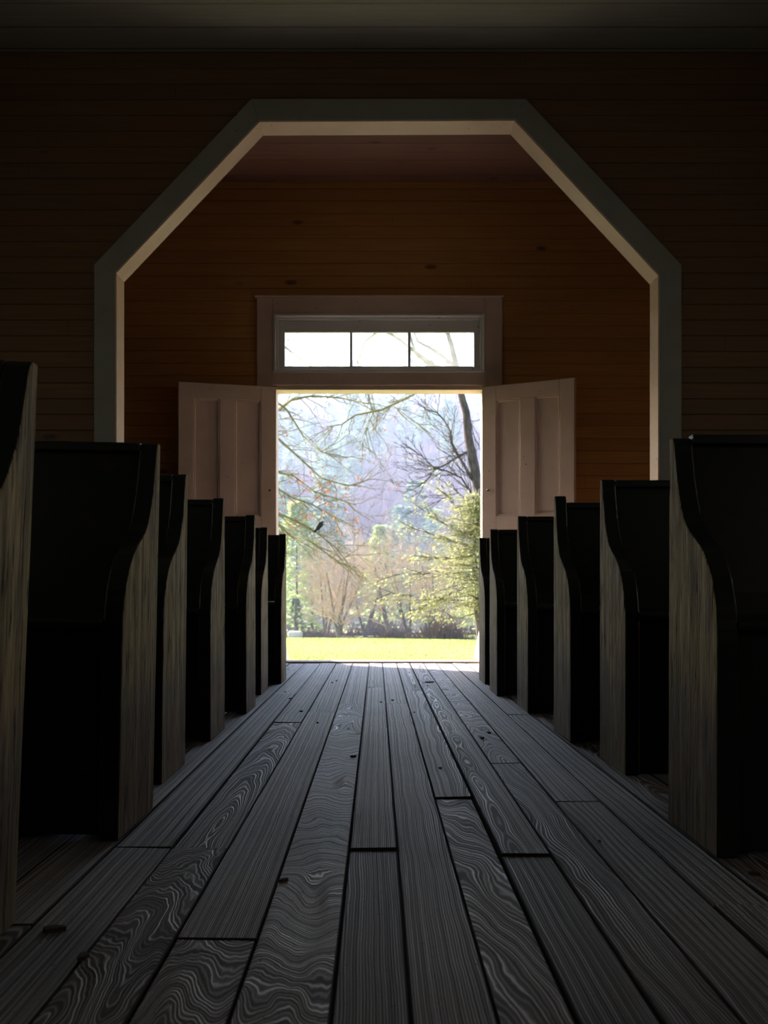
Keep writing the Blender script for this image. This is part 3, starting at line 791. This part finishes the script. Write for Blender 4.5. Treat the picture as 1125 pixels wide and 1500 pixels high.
# leaning bare tree behind it
Yl = 29.0
root = empty('leaning_bare_tree', (3.15, Yl, gz(3.15, Yl))); base = Vector(root.location)
def P3(x, y, dy=0): return PX(x, y, Yl + dy) - base
tr = MB()
tr.tube([Vector((0, 0, -.2)), P3(722, 850), P3(712, 770), P3(701, 718), P3(694, 680), P3(686, 640), P3(683, 605), P3(676, 580), P3(670, 545), P3(661, 505), P3(650, 470), P3(640, 400)],
        [.17, .15, .14, .135, .13, .115, .10, .095, .085, .07, .05, .02], 8)
tr.build('trunk', M['dbark'], root, smooth=True)
br = MB()
for pl, r0 in [([(700, 715), (685, 690), (672, 668), (662, 650), (660, 632), (650, 615), (640, 604), (622, 600)], .05),
               ([(690, 660), (672, 668), (650, 682), (636, 688), (628, 700), (615, 712)], .035),
               ([(700, 735), (690, 722), (676, 700), (655, 690), (636, 685), (618, 668), (590, 650)], .035),
               ([(683, 600), (690, 620), (697, 650), (700, 700)], .02),
               ([(676, 580), (690, 560), (705, 545), (720, 520)], .03),
               ([(690, 735), (670, 722), (650, 730), (620, 745)], .02),
               ([(664, 535), (640, 515), (612, 500), (600, 470)], .06), ([(660, 545), (632, 533), (612, 522), (603, 500), (598, 470)], .055),
               ([(668, 560), (655, 540), (640, 540), (620, 530)], .018)]:
    pts = [P3(x_, y_, rg.uniform(-.15, .15)) for x_, y_ in pl]
    br.tube(pts, [max(.009, r0 * (1 - .75 * i / (len(pts) - 1))) for i in range(len(pts))], 5)
    for i in range(1, len(pts)):
        for _ in range(3):
            dd = (pts[i] - pts[i - 1]).normalized() + Vector((rg.uniform(-1, .6), rg.uniform(-.8, .8), rg.uniform(-.4, .8)))
            limb(br, pts[i].lerp(pts[i - 1], rg.random()), dd, rg.uniform(.4, 1.0), .012, 2, rg, None, .5, .1, 4, (2, 4), .006)
br.build('branches', M['dbark'], root)
tag(root, 'dark leaning bare tree with forked branches behind the feathery evergreen', 'tree')

# oak whose branches hang into the view from the left
Yo = 20.0
root = empty('oak_tree', (-5.2, Yo + 1.5, gz(-5.2, Yo + 1.5))); base = Vector(root.location)
tr = MB(); tr.tube([Vector((0, 0, -.2)), Vector((.1, 0, 1.5)), Vector((.3, -.2, 3.0)), Vector((.2, -.4, 4.5)), Vector((.6, -.6, 6.5)), Vector((1.0, -.8, 8.5))], [.42, .34, .30, .25, .18, .07], 10)
tr.build('trunk', M['obark'], root, smooth=True)
br = MB(); lv = []
def Po(x, y, dy=0): return PX(x, y, Yo + dy) - base
def trunk_at(z):   # a point on the oak trunk at local height z
    return Vector((.2 + .05 * z, -.2 - .08 * z, z))
MAIN = [([(300, 560), (380, 622), (408, 600), (428, 585), (457, 580), (500, 583), (540, 592)], .036, 3.6),
        ([(330, 330), (450, 420), (560, 480), (650, 545), (604, 579), (560, 600), (521, 608), (500, 622), (478, 625)], .034, 6.2),
        ([(330, 730), (380, 746), (408, 752), (447, 770), (465, 781), (490, 801), (508, 822)], .030, 1.9),
        ([(330, 740), (390, 752), (408, 768), (425, 785), (450, 790), (480, 812), (500, 826), (520, 830)], .028, 1.7),
        ([(320, 660), (390, 688), (430, 697), (460, 720), (500, 733), (522, 740)], .026, 2.6),
        ([(310, 600), (380, 630), (405, 640), (440, 672), (470, 700), (510, 712), (540, 702)], .026, 3.2),
        ([(330, 690), (400, 712), (430, 730), (455, 738), (480, 752), (520, 772)], .024, 2.3),
        ([(300, 520), (380, 570), (420, 600), (445, 640), (470, 662), (500, 668)], .024, 3.8),
        ([(560, 480), (535, 500), (523, 530), (535, 560), (546, 606), (537, 630), (530, 653)], .018, None),
        ([(330, 430), (380, 470), (417, 508), (455, 536), (480, 560)], .035, 5.0),
        ([(640, 545), (600, 560), (570, 590), (600, 612), (630, 635)], .012, None)]
for pl, r0, z0 in MAIN:
    pts = [Po(x_, y_, rg.uniform(-.3, .3)) for x_, y_ in pl]
    if z0 is not None: pts = [trunk_at(z0)] + pts; 
    n = len(pts); br.tube(pts, [max(.008, r0 * (1.25 - 1.0 * i / (n - 1))) for i in range(n)], 6)
    for i in range(2 if z0 else 1, n):
        for _ in range(4):
            dd = (pts[i] - pts[i - 1]).normalized() * .8 + Vector((rg.uniform(-.3, .9), rg.uniform(-.8, .8), rg.uniform(-1, .9)))
            limb(br, pts[i].lerp(pts[i - 1], rg.random()), dd, rg.uniform(.35, .95), .009, 2, rg, lv, .55, .02, 4, (2, 3), .0036, wob=.28)
br.build('branches', M['obark'], root)
fo = MB(); rg2 = random.Random(8)
for p, d in lv:
    wp = p + base; px_ = 552 + wp.x * F / wp.y; py_ = 870 - (wp.z - CAMZ) * F / wp.y
    pr = .30 if 690 < py_ < 780 and px_ < 530 else .02
    if rg2.random() < pr and not (452 < px_ < 486 and 762 < py_ < 796):
        for _ in range(rg2.randint(1, 3)):
            fo.leaf(p, (rg2.uniform(-.5, .5), rg2.uniform(-.5, .5), -1), (rg2.uniform(-1, 1), 1, 0), rg2.uniform(.035, .065), rg2.uniform(.018, .03))
fo.build('dry_leaves', M['brown_leaf'], root)
tag(root, 'oak with bare drooping branches and a few brown leaves reaching in from the left', 'tree')

# black bird on the lower oak branch
bp = PX(466.5, 779.5, Yo)
bm = bmesh.new(); sk = bm.verts.layers.skin.verify()
chain = [((-.062, 0, -.045), .006, .010), ((-.035, 0, -.012), .011, .014), ((-.008, 0, .022), .036, .035), ((.016, 0, .055), .040, .037), ((.036, 0, .083), .026, .024), ((.050, 0, .103), .021, .020), ((.070, 0, .110), .007, .007), ((.086, 0, .108), .0025, .0025)]
vsk = []
for p, ra, rb in chain:
    v = bm.verts.new(p); v[sk].radius = (ra, rb); vsk.append(v)
vsk[3][sk].use_root = True
for i in range(len(vsk) - 1): bm.edges.new((vsk[i], vsk[i + 1]))
me = bpy.data.meshes.new('bird_body'); bm.to_mesh(me); bm.free(); me.materials.append(M['bird'])
bird = bpy.data.objects.new('bird', me); C.objects.link(bird); bird.location = bp + Vector((0, 0, .045)); bird.rotation_euler = (0, 0, R(12)); bird.scale = (1.3, 1.3, 1.3)
bird.modifiers.new('skin', 'SKIN'); ss_ = bird.modifiers.new('sub', 'SUBSURF'); ss_.levels = 2; ss_.render_levels = 2
tag(bird, 'black bird perched on the lower bare oak branch', 'bird')
for sy in (-1, 1):
    b = MB(); b.prism([(.030, 0, .062), (.012, 0, .078), (-.02, 0, .030), (-.075, 0, -.035), (-.03, 0, -.008)], (0, sy * .008, 0))
    o = b.build('wing', M['bird'], bird, bevel=.002); o.location = (0, sy * .026, 0)
    b = MB(); b.tube([(.004, sy * .012, .012), (.010, sy * .012, -.012), (.004, sy * .012, -.036)], [.006, .003, .003], 5); b.tube([(-.012, sy * .012, -.036), (.018, sy * .012, -.038)], [.002, .002], 4)
    b.build('leg', M['bird'], bird)
